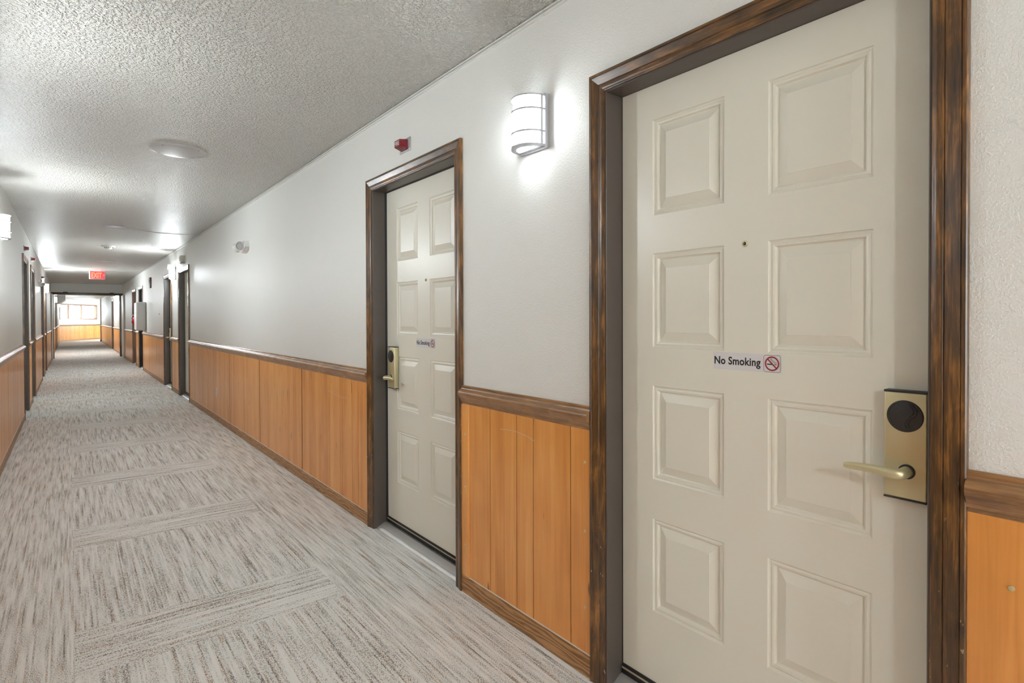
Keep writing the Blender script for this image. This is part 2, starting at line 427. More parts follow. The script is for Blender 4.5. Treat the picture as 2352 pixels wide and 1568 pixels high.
def make_door(name, hand, x, yc, rz, frame_mat=None):
    """hand 1: lock on the -y edge, hand 2: lock on the +y edge"""
    r = empty(name, (x, yc, 0), rz)
    frame_profile(B(), HALF, TOP, CAS, 'head').build('casing_head', CASH, r)
    for p in ('near', 'far'): frame_profile(B(), HALF, TOP, CAS, p).build('casing_side', CASV, r)
    fm = frame_mat or FRAME
    fb = B()
    for p in ('near', 'far', 'head'): frame_profile(fb, HALF, TOP, FRM, p)
    fb.build('door_frame', fm, r)
    gb = B()
    for p in ('near', 'far', 'head'): frame_profile(gb, HALF, TOP, GSK, p, .03)
    gb.build('door_seal', GASKET, r)
    rec = .0750 if hand == 1 else .0880
    lf = leaf_mesh().build('door_leaf', DOOR, r, (rec, 0, 0), ang=20)
    tb = B().prism([(.014, 0), (.016, .004), (.030, .013), (.033, .012), (.036, .014), (.058, .026), (.070, .029), (.074, .027), (.076, .020), (.110, .020), (.110, 0)], lambda p, q, t: (p, t, q), -.4545, .4545)
    tb.build('threshold', ALU, r, label='ribbed aluminium threshold')
    sb = B().box(rec - .006, rec + .004, -.4515, .4515, .031, .0640)
    sb.build('bottom_seal', GASKET, r)
    B().box(rec - .0075, rec - .005, -.4515, .4515, .0485, .0545).build('seal_strip', SIGNTAN, r)
    lk = -.400 if hand == 1 else .345
    make_lock(r, rec, lk, 1 if hand == 1 else -1)
    ph = B().lathe([(.0085, 0), (.0085, .002), (.0070, .0032), (.0052, .0032), (.0048, .001), (.0, .001)], (rec, .001 if hand == 1 else -.025, 1.480), (-1, 0, 0), 24).build('peephole', BRASS, r)
    B().lathe([(.0047, 0), (.0035, .0012), (.0, .0018)], (rec - .0008, .001 if hand == 1 else -.025, 1.480), (-1, 0, 0), 20).build('peephole_lens', DARKGL, ph)
    return r
d1 = make_door('door_1', 1, D, RIGHT_DOORS[0], 0)
d2 = make_door('door_2', 2, D, RIGHT_DOORS[1], 0)
n = 3; extra = []
DL = {}
for i, y in enumerate(RIGHT_DOORS[2:]):
    o = copy_tree(d1 if i % 2 == 0 else d2); o.name = 'door_%d' % n; n += 1; o.location = (D, y, 0); extra.append(o); DL['R', i] = o
for i, y in enumerate(LEFT_DOORS):
    o = copy_tree(d2 if i % 2 == 0 else d1); o.name = 'door_%d' % n; n += 1; o.location = (XL, y, 0); o.rotation_euler = (0, 0, PI); extra.append(o); DL['L', i] = o
tag(d1, 'large greige paneled door nearest the camera, with brass lock and No Smoking sticker', 'door', 'hallway room doors', 'structure')
tag(d2, 'second greige room door, below the red fire strobe, with its own No Smoking sticker', 'door', 'hallway room doors', 'structure')
for k, t in {('R', 0): 'closed room door under the small beige wall box, beside the second wall lamp',
             ('R', 1): 'room door just past the second wall lamp, brass lever showing in its recess',
             ('R', 2): 'dark framed doorway partly hidden behind the white wall cabinet',
             ('R', 3): 'red brown framed door past the fire extinguisher, near the open fire doors',
             ('R', 4): 'brown cased door beyond the fire doors, opposite the far lamps',
             ('L', 0): 'room door on the opposite wall under the first small red strobe',
             ('L', 1): 'room door on the opposite wall under the second small red strobe',
             ('L', 2): 'room door on the opposite wall just before its second lamp',
             ('L', 3): 'room door on the opposite wall just after its second lamp',
             ('L', 4): 'first narrow sliver of a door on the opposite wall beyond the fire doors',
             ('L', 5): 'last narrow sliver of a door on the opposite wall, before the end window'}.items():
    tag(DL[k], t, 'door', 'hallway room doors', 'structure')
for k, mt in ((('R', 3), REDBROWN), (('R', 2), GASKET)):
    for ch in DL[k].children:
        if ch.name.startswith('door_frame'): ch.data = ch.data.copy(); ch.data.materials[0] = mt
        if k == ('R', 2) and ch.name.startswith('door_leaf'): ch.data = ch.data.copy(); ch.data.materials[0] = BROWN
make_sticker(d1, .0750, .1005, -.1045, 1.1180, 1.1685)
make_sticker(d2, .0880, .0850, -.1200, 1.1100, 1.1605)

# ------------------------------------------------------------------ shell
Y0, YE = -4.2, 40.0
def wall_with_openings(name, x, depth, y0, y1, doors, label):
    ys = sorted({y0, y1} | {v for c in doors for v in (c - .50, c + .50)}); zs = [0, 2.075, CEIL + .03]
    b = B(); V = {}
    def v(i, j, k):
        if (i, j, k) not in V: V[i, j, k] = b.bm.verts.new((x + (depth if k else 0), ys[i], zs[j]))
        return V[i, j, k]
    solid = lambda i, j: 0 <= i < len(ys) - 1 and 0 <= j < 2 and not (j == 0 and any(abs((ys[i] + ys[i + 1]) / 2 - c) < .3 for c in doors))
    for i in range(len(ys) - 1):
        for j in range(2):
            if not solid(i, j):
                b.bm.faces.new([v(i, j, 1), v(i + 1, j, 1), v(i + 1, j + 1, 1), v(i, j + 1, 1)]); continue
            for k in (0, 1): b.bm.faces.new([v(i, j, k), v(i + 1, j, k), v(i + 1, j + 1, k), v(i, j + 1, k)])
            if not solid(i - 1, j): b.bm.faces.new([v(i, j, 0), v(i, j + 1, 0), v(i, j + 1, 1), v(i, j, 1)])
            if not solid(i + 1, j): b.bm.faces.new([v(i + 1, j, 0), v(i + 1, j + 1, 0), v(i + 1, j + 1, 1), v(i + 1, j, 1)])
            if j == 0 or not solid(i, j - 1): b.bm.faces.new([v(i, j, 0), v(i + 1, j, 0), v(i + 1, j, 1), v(i, j, 1)])
            if not solid(i, j + 1) or (j == 1 and False): b.bm.faces.new([v(i, j + 1, 0), v(i + 1, j + 1, 0), v(i + 1, j + 1, 1), v(i, j + 1, 1)])
    return tag(b.build(name, WALL, smooth=False), label, 'wall', None, 'structure')
WR = wall_with_openings('wall_right', D, .16, Y0, YE, RIGHT_DOORS, 'textured off white wall with the two large near doors')
WLF = wall_with_openings('wall_left', XL, -.16, Y0, 42.0, LEFT_DOORS, 'textured off white wall opposite the large near doors')
FL = B().box(XL - .2, 4.3, Y0 - .2, 51, -.05, 0).build('floor', CARPET, smooth=False); tag(FL, 'grey and beige carpet with broken stripes and crosswise bands', 'floor', None, 'structure')
CE = B().box(XL - .2, 4.3, Y0 - .2, 51, CEIL, CEIL + .05).build('ceiling', POP, smooth=False); tag(CE, 'off white popcorn textured ceiling along the hallway', 'ceiling', None, 'structure')

def wall_window(prefix, P0, P1, s0, s1, z0, z1, mull, name, wlabel, n, label):
    """wall from P0 to P1 with a window; returns a function (s, depth, z) -> xyz"""
    P0, P1 = Vector(P0), Vector(P1); u = (P1 - P0).normalized(); nrm = Vector((u.y, -u.x, 0)); Ln = (P1 - P0).length
    f = lambda s, dp, z: P0 + u * s - nrm * dp + Z * z          # dp > 0 goes outwards
    b = B()
    for a0, a1, c0, c1 in ((0, s0, 0, CEIL + .03), (s1, Ln, 0, CEIL + .03), (s0, s1, 0, z0), (s0, s1, z1, CEIL + .03)):
        b.prism([(a0, c0), (a1, c0), (a1, c1), (a0, c1)], lambda p, q, t: f(p, t, q), 0, .14)
    tag(b.build(name, WALL, smooth=False), wlabel, 'wall', None, 'structure')
    r = empty('window_%d' % n, f((s0 + s1) / 2, 0, z0)); inv = -Vector(r.location)
    def pb(bb, a0, a1, c0, c1, d0, d1): bb.prism([(a0, c0), (a1, c0), (a1, c1), (a0, c1)], lambda p, q, t: f(p, t, q) + inv, d0, d1)
    fb = B(); w = .075
    pb(fb, s0 - .05, s1 + .05, z1 - .02, z1 + .05, -.018, .004); pb(fb, s0 - .05, s1 + .05, z0 - .05, z0 + .02, -.024, .004)
    pb(fb, s0 - .05, s0 + .02, z0, z1, -.018, .004); pb(fb, s1 - .02, s1 + .05, z0, z1, -.018, .004)
    fb.build('window_casing', WINWOOD, r)
    jb = B()
    pb(jb, s0, s1, z1 - .03, z1, .004, .13); pb(jb, s0, s1, z0, z0 + .03, .004, .13); pb(jb, s0, s0 + .03, z0, z1, .004, .13); pb(jb, s1 - .03, s1, z0, z1, .004, .13)
    jb.build('window_frame', WINWOOD, r)
    for mm in mull:
        mb = B(); pb(mb, mm - .055, mm + .055, z0 + .03, z1 - .03, .05, .12); mb.build('window_mullion', WINWOOD, r)
    edges = [s0 + .03] + [e for mm in mull for e in (mm - .055, mm + .055)] + [s1 - .03]
    for a0, a1 in zip(edges[::2], edges[1::2]):
        gb = B(); pb(gb, a0, a1, z0 + .03, z1 - .03, .085, .091); gb.build('window_pane', GLASS, r)
    tag(r, label, 'window', None, 'structure')
    return f
u = (Vector((1.57, 45.2, 0)) - Vector((-.51, 41.2, 0))).normalized(); A0 = Vector((-.51, 41.2, 0)); PA = A0 - u * .4; PB = A0 + u * 9.8
ff = wall_window('end', PA, PB, .40 + .20, .40 + 4.05, 1.30, 2.13, [.40 + 1.17, .40 + 2.47], 'wall_far', 'white end wall at an angle, with window over wood paneling', 1, 'wide wood framed window glowing with daylight at the end of the hallway')
wall_window('back', (D + .16, Y0, 0), (XL - .16, Y0, 0), .30, 1.92, .30, 2.25, [1.11], 'wall_back', 'white wall closing the hallway behind the viewer', 2, 'added two pane wood framed window behind the viewer, for fill daylight')  # window added behind the camera to let in fill daylight
wall_window('side', (4.05, 50.5, 0), (4.05, 39.8, 0), 4.6, 9.6, .9, 2.1, [6.3, 7.95], 'wall_side', 'white side wall of the corner beyond the column', 3, 'added tall side window around the corner beyond the column, for extra daylight')  # unseen window added to brighten the far end
for nm, bx, lb in (('wall_corner', (1.56, 4.2, 39.9, 40.05), 'white wall turning off behind the end column'),):
    tag(B().box(*bx, 0, CEIL + .03).build(nm, WALL, smooth=False), lb, 'wall', None, 'structure')

# ------------------------------------------------------------------ wainscot, rails, baseboards
RAILP = [(0, .960), (.006, .960), (.0095, .957), (.0095, .951), (.0130, .949), (.0150, .944), (.0240, .940), (.0300, .933), (.0320, .924), (.0300, .914), (.0220, .904), (.0160, .894), (.0140, .886), (.0105, .884), (.0105, .878), (.0080, .874), (0, .874)]
BASEP = [(0, 0), (.0125, 0), (.0125, .076), (.0110, .080), (0, .080)]
CLKP = [(.0088, .0798), (.0114, .0798), (.0114, .0822), (.0088, .0832)]
NT = [1]
def along(x, sgn): return lambda p, q, t: (x - sgn * p, t, q)
def wains(wall, x, sgn, y0, y1, seams=None, grooves=(), screws=(), side='right', label=None, strips=()):
    rl = B().prism(RAILP, along(x, sgn), y0, y1).build('trim_%d' % NT[0], RAIL); NT[0] += 1
    tag(rl, 'stained wooden chair rail ' + label, 'chair rail', 'hallway chair rails', 'structure')
    bb = B().prism(BASEP, along(x, sgn), y0, y1).build('baseboard_' + side, OAK)
    tag(bb, 'oak baseboard ' + label, 'baseboard', 'hallway baseboards', 'structure')
    B().prism(CLKP, along(x, sgn), y0, y1).build('caulk_line', CAULK, bb, label='white caulk line')
    edges = [y0] + list(seams or []) + [y1]
    G = .0038
    for a, c in zip(edges, edges[1:]):
        cuts = [g for g in grooves if a + .02 < g < c - .02]
        es = [a + (.009 if a != y0 else 0)] + cuts + [c - (.009 if c != y1 else 0)]
        pb = B()
        zl, zh = .078, .876
        for k, (e0, e1) in enumerate(zip(es, es[1:])):
            p0 = e0 + (G / 2 if k else 0); p1 = e1 - (G / 2 if k < len(es) - 2 else 0)
            poly = [(.0, p0), (.0084, p0), (.0090, p0 + .0005), (.0090, p1 - .0005), (.0084, p1), (.0, p1)]
            pb.prism(poly, lambda p, q, t: (x - sgn * p, q, t), zl, zh)
        pn = pb.build('wainscot_panel', PANEL, wall)
        B().prism([(.0, a), (.0066, a), (.0066, c), (.0, c)], lambda p, q, t: (x - sgn * p, q, t), zl, zh).build('panel_backing', JOINT, pn, label='dark backing seen in the panel joints')
        for s_ in screws:
            if a <= s_[0] <= c: B().lathe([(.0055, 0), (.0052, .0014), (.0035, .0022), (0, .0024)], (x - sgn * (.0090 if len(s_) < 3 else s_[2]), s_[0], s_[1]), (-sgn, 0, 0), 14).build('screw', BRASS, pn)
    for s0, s1 in strips:
        B().box(min(x, x - sgn * .0135), max(x, x - sgn * .0135), s0, s1, .081, .875, .001).build('wainscot_strip', STRIP, wall)
    return rl
zs3 = (.235, .505, .748)
near_y = [.324, 1.374, 2.197, 3.247, 9.770, 10.820, 11.640, 12.690, 16.650, 17.700, 18.520, 19.570]
wains(WR, D, 1, Y0, .324, [-3.05, -1.83, -.61], [-.05, .12, .23], [(.255, .744), (.255, .50), (.255, .23)], label='running to the edge of the nearest door on the camera side')
wains(WR, D, 1, 1.374, 2.197, [], [1.4765, 1.687, 1.791, 1.976], [(2.165, z, .0135) for z in (.225, .495, .737)] + [(1.402, z) for z in (.244, .515, .759)], label='between the two nearest doors', strips=[(2.137, 2.1965)])
wains(WR, D, 1, 3.247, 9.770, [4.496, 5.747, 7.039, 8.327], [3.398, 3.496, 3.659, 3.891, 4.176], [(e + .03, z) for e in (4.496, 5.747, 7.039, 8.327) for z in zs3], label='on the long stretch between the second and third doors')
for e in (4.496, 5.747, 7.039, 8.327): pass
wains(WR, D, 1, 10.820, 11.640, [], [11.1, 11.4], label='below the second wall lamp, between two doors')
wains(WR, D, 1, 12.690, 16.650, [14.0, 15.334], [], [(e + .03, z) for e in (14.0, 15.334) for z in zs3], label='under the white wall cabinet')
wains(WR, D, 1, 17.700, 18.520, [], [18.1], label='under the fire extinguisher')
wains(WR, D, 1, 19.570, 22.430, [20.3, 21.5], [], label='just before the open fire doors')
wains(WR, D, 1, 23.65, 28.545, [24.5, 25.7, 26.9, 28.1], [], label='beyond the fire doors, up to the brown cased door')
wains(WR, D, 1, 29.595, YE, [30.8, 32.0, 33.2, 34.4, 35.6, 36.8, 38.0], [], label='beyond the fire doors, ending at the column')
wains(WLF, XL, -1, Y0, 9.350, [-3.05, -1.83, -.61, .62, 1.84, 3.06, 4.28, 5.5, 7.02, 8.205], [], [(e + .03, z) for e in (5.5, 7.02, 8.205) for z in zs3], 'left', label='on the opposite wall below its first lamp')
wains(WLF, XL, -1, 10.400, 11.220, [], [], (), 'left', label='on the opposite wall between its first two doors')
wains(WLF, XL, -1, 12.270, 15.275, [13.2, 14.2], [], (), 'left', label='on the opposite wall between its second and third doors')
wains(WLF, XL, -1, 16.325, 17.150, [], [], (), 'left', label='on the opposite wall below its second lamp')
wains(WLF, XL, -1, 18.200, 22.430, [19.3, 20.4, 21.5], [], (), 'left', label='on the opposite wall just before the open fire doors')
wains(WLF, XL, -1, 23.65, 28.775, [24.9, 26.1, 27.3], [], (), 'left', label='on the opposite wall just beyond the fire doors')
wains(WLF, XL, -1, 29.825, 31.675, [], [], (), 'left', label='on the opposite wall between its last two doors')
wains(WLF, XL, -1, 32.725, 41.3, [33.9, 35.1, 36.3, 37.5, 38.7], [], (), 'left', label='on the opposite wall running to the end wall')
for wl, nm, pts in ((WR, 'between', [(1.90, .800), (1.84, .806), (1.78, .806), (1.72, .799), (1.68, .788)]), (WR, 'long', [(3.92, .765), (3.80, .748), (3.66, .742), (3.55, .752)])):
    pn = [c_ for c_ in WR.children if c_.name.startswith('wainscot_panel') and min(v.co.y for v in c_.data.vertices) <= pts[-1][0] and max(v.co.y for v in c_.data.vertices) >= pts[0][0]][0]
    B().tube([(D - .0092, y, z) for y, z in pts], .0007, 6).build('scratch', CAULK, pn, label='long pale scratch')
# end wall dressing
wf = bpy.data.objects['wall_far']
for a, c in ((.42, 1.15), (1.15, 2.35), (2.35, 3.6), (3.6, 6.5)):
    B().prism([(a + .004, .078), (c - .004, .078), (c - .004, .876), (a + .004, .876)], lambda p, q, t: ff(p, -t, q), 0, .009).build('wainscot_panel', PANEL, wf)
rl = B().prism(RAILP, lambda p, q, t: ff(t, -p, q), .4, 6.5).build('trim_%d' % NT[0], RAIL); NT[0] += 1
tag(rl, 'stained wooden chair rail under the end window', 'chair rail', 'hallway chair rails', 'structure')
bb = B().prism(BASEP, lambda p, q, t: ff(t, -p, q), .4, 6.5).build('baseboard_far', OAK); tag(bb, 'oak baseboard under the end window', 'baseboard', 'hallway baseboards', 'structure')
# column at the far corner
col = B().box(1.385, 1.56, 40.0, 40.16, 0, CEIL + .02).build('wall_column', plain('greige_column_paint', (.40, .37, .32), .5)); tag(col, 'greige corner column beside the end window', 'column', None, 'structure')
B().box(1.378, 1.57, 39.99, 40.17, 0, .11).build('column_base', BLACKP, col, label='black column base')
# thin two piece moulding where the near wall meets the ceiling
MO = [(0, 0), (.008, 0), (.008, .0085), (.0004, .0092), (.0004, .0142), (.010, .0146), (.010, .0205), (.001, .0212), (.001, .0255), (0, .0255)]
ys = [Y0, -1.2, 1.62, 1.94, 3.55, 5.9, 7.6, 9.1, 11.4, 13.6, 16.2]
for i, (a, c) in enumerate(zip(ys, ys[1:])):
    dz = [0, 0, .0, .0008, -.0008, .001, -.0015, .002, -.001, .002][i]
    o = B().prism([(p, q + CEIL - .0255 + dz) for p, q in MO], along(D, 1), a + .0015, c - .0015).build('trim_%d' % NT[0], WALL); NT[0] += 1
    tag(o, 'thin white moulding strip in the ceiling corner ' + ['behind the viewer', 'over the nearest door', 'right over the first wall lamp, a short piece', 'over the second door and its red strobe', 'just past the second door', 'over the emergency light on the long wall', 'between the emergency light and the third door', 'over the third door and its beige box', 'over the fourth door', 'over the white wall cabinet and maroon alarm plate'][i], 'moulding', 'ceiling corner moulding pieces', 'structure')

# ------------------------------------------------------------------ fire doors and header
FY = 23.4
POSTP = plain('grey_painted_post', (.26, .24, .21), .45)
hd = B().box(XL, D, FY, FY + .14, 2.14, CEIL + .02).build('wall_header', WALL, smooth=False); tag(hd, 'white wall over the fire door opening across the hallway', 'wall', None, 'structure')
fd = empty('door_%d' % n, ((XL + D) / 2, FY, 0)); n += 1; cx = (XL + D) / 2
tag(fd, 'pair of white fire doors held open against both walls, under a dark brown head bar', 'fire doors', None, 'structure')
def lb(name, m, x0, x1, y0, y1, z0, z1, bev=.003, label=None, par=None): return B().box(x0 - cx, x1 - cx, y0 - FY, y1 - FY, z0, z1, bev).build(name, m, par or fd, label=label)
lb('head_bar', BROWN, XL, D, FY - .03, FY + .16, 2.072, 2.148, label='dark brown head bar')
for x0, x1 in ((XL, XL + .066), (D - .095, D)):
    lb('frame_post', POSTP, x0, x1, FY, FY + .14, .96, 2.08)
    lb('post_wrap', BROWN, x0, x1 + .004 if x0 == XL else x1, FY - .006, FY + .15, 0, .97, label='dark brown post wrap')
for x0, x1 in ((XL + .001, XL + .046), (D - .046, D - .001)):
    f_ = lb('fire_door_leaf', CREAM, x0, x1, FY - .96, FY - .02, .012, 2.072)
for x in (-.10, 1.13): lb('latch_bracket', GASKET, x - .06, x + .06, FY - .05, FY - .02, 2.146, 2.165)

# ------------------------------------------------------------------ wall lamps
def make_sconce():
    r = empty('wall_sconce', (0, 0, 0))
    hw, dep, h = .0715, .0760, .096
    B().box(-.020, 0, -.080, .080, -.102, .102, .003).build('back_plate', NICKEL, r)
    def arc(k, n=28, s=1.0, bx=-.020): a = k / n * PI; return (bx - dep * s * math.sin(a), hw * s * math.cos(a))
    nn = 28
    for z0, z1, nm in ((h - .006, h, 'top_ring'), (h * .40, h * .40 + .007, 'middle_ring'), (-h * .40 - .007, -h * .40, 'middle_ring'), (-h - .003, -h + .006, 'bottom_ring')):
        b = B(); ring = []
        for s_, zz in ((1.07, z0), (1.07, z1), (.80 if nm == 'bottom_ring' else .97, z1), (.80 if nm == 'bottom_ring' else .97, z0)): ring.append([(arc(k, nn, s_)[0], arc(k, nn, s_)[1], zz) for k in range(nn + 1)])
        m_ = nn + 1; vs = [p for rr in ring for p in rr]
        b.faces(vs, [(q * m_ + k, q * m_ + k + 1, ((q + 1) % 4) * m_ + k + 1, ((q + 1) % 4) * m_ + k) for q in range(4) for k in range(nn)] + [(0, m_, 2 * m_, 3 * m_), (nn, m_ + nn, 2 * m_ + nn, 3 * m_ + nn)])
        b.build(nm, NICKEL, r)
    for y in (-.0715, .0715): B().box(-.038, -.027, y - .0045, y + .0045, -h, h, .001).build('side_bar', NICKEL, r)
    b = B(); vs = [(arc(k, nn, .965)[0], arc(k, nn, .965)[1], z) for z in (-h + .0045, h - .004) for k in range(nn + 1)]; m_ = nn + 1
    b.faces(vs, [(k, k + 1, m_ + k + 1, m_ + k) for k in range(nn)] + [tuple(range(m_))[::-1], tuple(range(m_, 2 * m_)), (0, nn, m_ + nn, m_)])
    b.build('lamp_shade', LENS, r, label='glowing white lamp shade')
    B().box(-.034, -.019, -.074, .074, -h - .003, -h + .004, .001).build('bottom_bar', NICKEL, r)
    cb = B(); ring = [[(arc(k, nn, s_)[0], arc(k, nn, s_)[1], zz) for k in range(nn + 1)] for s_, zz in ((1.0, h - .003), (1.0, h + .0005), (.60, h + .0005), (.60, h - .003))]; vs = [p for rr in ring for p in rr]
    cb.faces(vs, [(q * m_ + k, q * m_ + k + 1, ((q + 1) % 4) * m_ + k + 1, ((q + 1) % 4) * m_ + k) for q in range(4) for k in range(nn)] + [(0, m_, 2 * m_, 3 * m_), (nn, m_ + nn, 2 * m_ + nn, 3 * m_ + nn)])
    cb.box(-.052, -.019, -.058, .058, h - .003, h + .0005)
    cb.build('lamp_cap', NICKEL, r)
    return r
SC = make_sconce(); SC.location = (D, 1.677, 2.020)
tag(SC, 'lit half round wall lamp between the two nearest doors', 'wall lamp', 'hallway wall lamps')
BULBS = {}
for x, y, z, rz, k, t in ((XL, 6.06, 2.015, PI, 150, 'lit wall lamp cut by the edge of the photo on the opposite wall'),
                       (D, 11.20, 2.05, 0, 200, 'lit wall lamp between the third and fourth doors, beside a small white box'),
                       (XL, 16.74, 1.99, PI, 360, 'lit wall lamp in front of the brown fire door head bar, by an emergency light'),
                       (D, 25.2, 2.05, 0, 340, 'lit wall lamp just beyond the fire doors, near the brown cased door'),
                       (XL, 27.4, 2.01, PI, 340, 'first lit wall lamp on the opposite wall beyond the fire doors'),
                       (XL, 36.6, 2.00, PI, 160, 'smallest lit wall lamp, nearest the end window'),
                       (XL, 2.95, 2.02, PI, 100, 'added fill lamp on the opposite wall across from the nearest doors, out of view'),  # unseen lamp added to brighten the near doors, wall and floor
                       (XL, -1.7, 2.02, PI, 170, 'added fill lamp on the opposite wall behind the viewer'),  # added behind the camera as fill for the near end
                       (D, -3.1, 2.02, 0, 12, 'added fill lamp on the near door wall behind the viewer')):  # weak extra lamp, also added out of view as fill
    o = copy_tree(SC); o.location = (x, y, z); o.rotation_euler = (0, 0, rz); tag(o, t, 'wall lamp', 'hallway wall lamps')
    for ch in o.children:
        if ch.name.startswith('lamp_shade'):
            if k not in BULBS: BULBS[k] = ch.data.copy(); BULBS[k].materials[0] = lens(k)
            ch.data = BULBS[k]
        if k == 100 and ch.name.startswith('lamp_cap'):  # closed lid keeps the added lamp's light off the ceiling
            ch.data = B().box(-.105, -.015, -.078, .078, .0925, .097, .001).build('solid_cap', NICKEL).data; bpy.data.objects.remove(bpy.data.objects['solid_cap'])

# ------------------------------------------------------------------ fire strobes
def make_strobe():
    r = empty('fire_strobe', (0, 0, 0))
    B().box(-.006, 0, -.0595, .0595, -.036, .036, .002).build('mounting_plate', STEEL, r)
    b = B(); back = [(-.006, -.036, -.026), (-.006, .036, -.026), (-.006, .036, .026), (-.006, -.036, .026)]
    fr = [(-.052, -.030, -.014), (-.052, .030, -.014), (-.052, .030, .020), (-.052, -.030, .020)]
    b.faces(back + fr, [(0, 1, 2, 3), (4, 5, 6, 7), (0, 1, 5, 4), (1, 2, 6, 5), (2, 3, 7, 6), (3, 0, 4, 7)])
    hs = b.build('strobe_housing', RED, r, label='red strobe housing')
    tb = B(); text_shape(tb, 'FIRE', lambda a, c, t: (-.0525, .026 - a, -.008 + c), .052, .022, bold=.02)
    tb.build('strobe_lettering', WHITEP, hs, smooth=False)
    return r
ST = make_strobe(); ST.location = (D, 2.757, 2.205); tag(ST, 'red fire strobe lettered FIRE above the second door, beside the first wall lamp', 'fire strobe', 'red fire strobes')
for x, y, z, t in ((XL, 9.75, 2.20, 'small red fire strobe above the first door on the opposite wall'), (XL, 11.45, 2.20, 'small red fire strobe above the second door on the opposite wall'), (XL, 15.4, 2.15, 'small red fire strobe over the emergency light on the opposite wall')):
    o = copy_tree(ST); o.location = (x, y, z); o.rotation_euler = (0, 0, PI); tag(o, t, 'fire strobe', 'red fire strobes')
def wallbox(name, x0, y0, y1, z0, z1, depth, m, label, cat, sgn=1, bev=.004, ln=None):
    x = D if sgn > 0 else XL
    o = B().box(min(0, -sgn * depth), max(0, -sgn * depth), -(y1 - y0) / 2, (y1 - y0) / 2, 0, z1 - z0, bev).build(name, m, None, (x, (y0 + y1) / 2, z0))
    tag(o, label, cat); return o
o = wallbox('alarm_horn', 0, 14.80, 15.02, 1.965, 2.20, .03, plain('maroon_enamel', (.060, .008, .012), .4), 'dark maroon alarm plate high on the wall above the white cabinet', 'alarm')
B().box(-.035, -.029, -.07, .07, .05, .185, .002).build('horn_grille', BLACKP, o)
o = wallbox('door_chime', 0, 10.17, 10.36, 2.165, 2.275, .055, CREAM, 'small beige box on the wall above the third door', 'wall box')
B().box(-.058, -.054, -.07, .07, .02, .09, .001).build('chime_cover', SIGNTAN, o)
B().box(-.075, 0, -.13, .10, -.020, -.010, .002).build('chime_shelf', WHITEP, o, label='white shelf strip')
o = wallbox('motion_sensor', 0, 11.74, 11.84, 2.165, 2.25, .05, WHITEP, 'small white sensor box beside the second wall lamp', 'sensor')
B().box(-.054, -.049, -.03, .03, .01, .05, .002).build('sensor_lens', CREAM, o)
# small device above the red brown door
o = wallbox('wall_sensor', 0, 19.0, 19.16, 2.215, 2.30, .02, CREAM, 'tiny cream sensor above the red brown framed door', 'sensor')
B().box(-.023, -.019, -.02, .02, .02, .06, .001).build('sensor_lens', BLACKP, o)
o = B().lathe([(.018, 0), (.018, .004), (.010, .007), (0, .007)], (0, 0, 0), (-1, 0, 0), 16).build('wall_stop', BLACKP, None, (D, 13.45, 1.374)); tag(o, 'tiny dark round stop on the wall by the white cabinet', 'wall stop')
# power outlet low on the panelling
o = B().box(-.006, 0, -.036, .036, -.058, .058, .002).build('power_outlet', CREAM, None, (D - .009, 7.745, .356)); tag(o, 'cream power outlet low on the wood paneling', 'outlet')
for dz in (-.021, .021):
    s_ = B().box(-.0075, -.005, -.017, .017, dz - .014, dz + .014, .002).build('outlet_socket', WHITEP, o)
    for dy in (-.006, .006): B().box(-.0085, -.007, dy - .001, dy + .001, dz - .004, dz + .006).build('socket_slot', BLACKP, s_)

# ------------------------------------------------------------------ emergency lights
def make_emergency(hd=False):
    r = empty('emergency_light', (0, 0, 0))
    out = [(-.135, .058), (.135, .058)]
    for k in range(1, 16):
        a = k / 16 * PI; out.append((.135 * math.cos(a), .02 - .082 * math.sin(a)))
    t = bmesh.new(); vb = [t.verts.new((0, y, z)) for y, z in out]; vf = [t.verts.new((-.048, y * .93, z * .92)) for y, z in out]
    k = len(out)
    for i in range(k): t.faces.new((vb[i], vb[(i + 1) % k], vf[(i + 1) % k], vf[i]))
    t.faces.new(vb); t.faces.new(vf)
    B().merge(t).build('lamp_body', WHITEP, r)
    for y, dirv in ((-.085, (-.62, -.80, -.06)), (.085, (-.62, .70, -.34))):
        dv = Vector(dirv).normalized(); o = Vector((-.070, y, .002)) - dv * .022
        h = B().lathe([(.020, -.030), (.030, -.022), (.044, .010), (.048, .030), (.048, .040), (.0435, .040), (.0430, .030)], o, dv, 32).build('lamp_head', WHITEP, r)
        B().lathe([(.0429, .0315), (.0, .0305)], o, dv, 32).build('lamp_reflector', LED, h)
        a = dv.orthogonal().normalized(); c = dv.cross(a); db = B()
        for rr, m_ in ((0, 1), (.016, 6), (.031, 11)):
            for k in range(m_): db.lathe([(.0042, 0), (.003, .0035), (0, .004)], o + dv * .0318 + (a * math.cos(2 * PI * k / m_) + c * math.sin(2 * PI * k / m_)) * rr, dv, 8)
        db.build('led_dots', LEDDOT, h); bpy.data.objects[h.name].name = h.name
    B().lathe([(.006, 0), (.005, .004), (0, .005)], (-.040, -.045, -.052), (-.8, 0, -.6), 10).build('indicator_light', TINY, r, label='small red indicator light')
    return r
EM = make_emergency(); EM.location = (D, 6.26, 2.006); tag(EM, 'white emergency light with two round heads high on the long blank wall', 'emergency light', 'emergency lights')
for x, y, z, rz, t in ((XL, 14.55, 1.965, PI, 'white emergency light under a red strobe on the opposite wall'), (D, 28.7, 2.16, 0, 'white emergency light above the brown cased door beyond the fire doors')):
    o = copy_tree(EM); o.location = (x, y, z); o.rotation_euler = (0, 0, rz); o.scale = (.75, .75, .75); tag(o, t, 'emergency light', 'emergency lights')

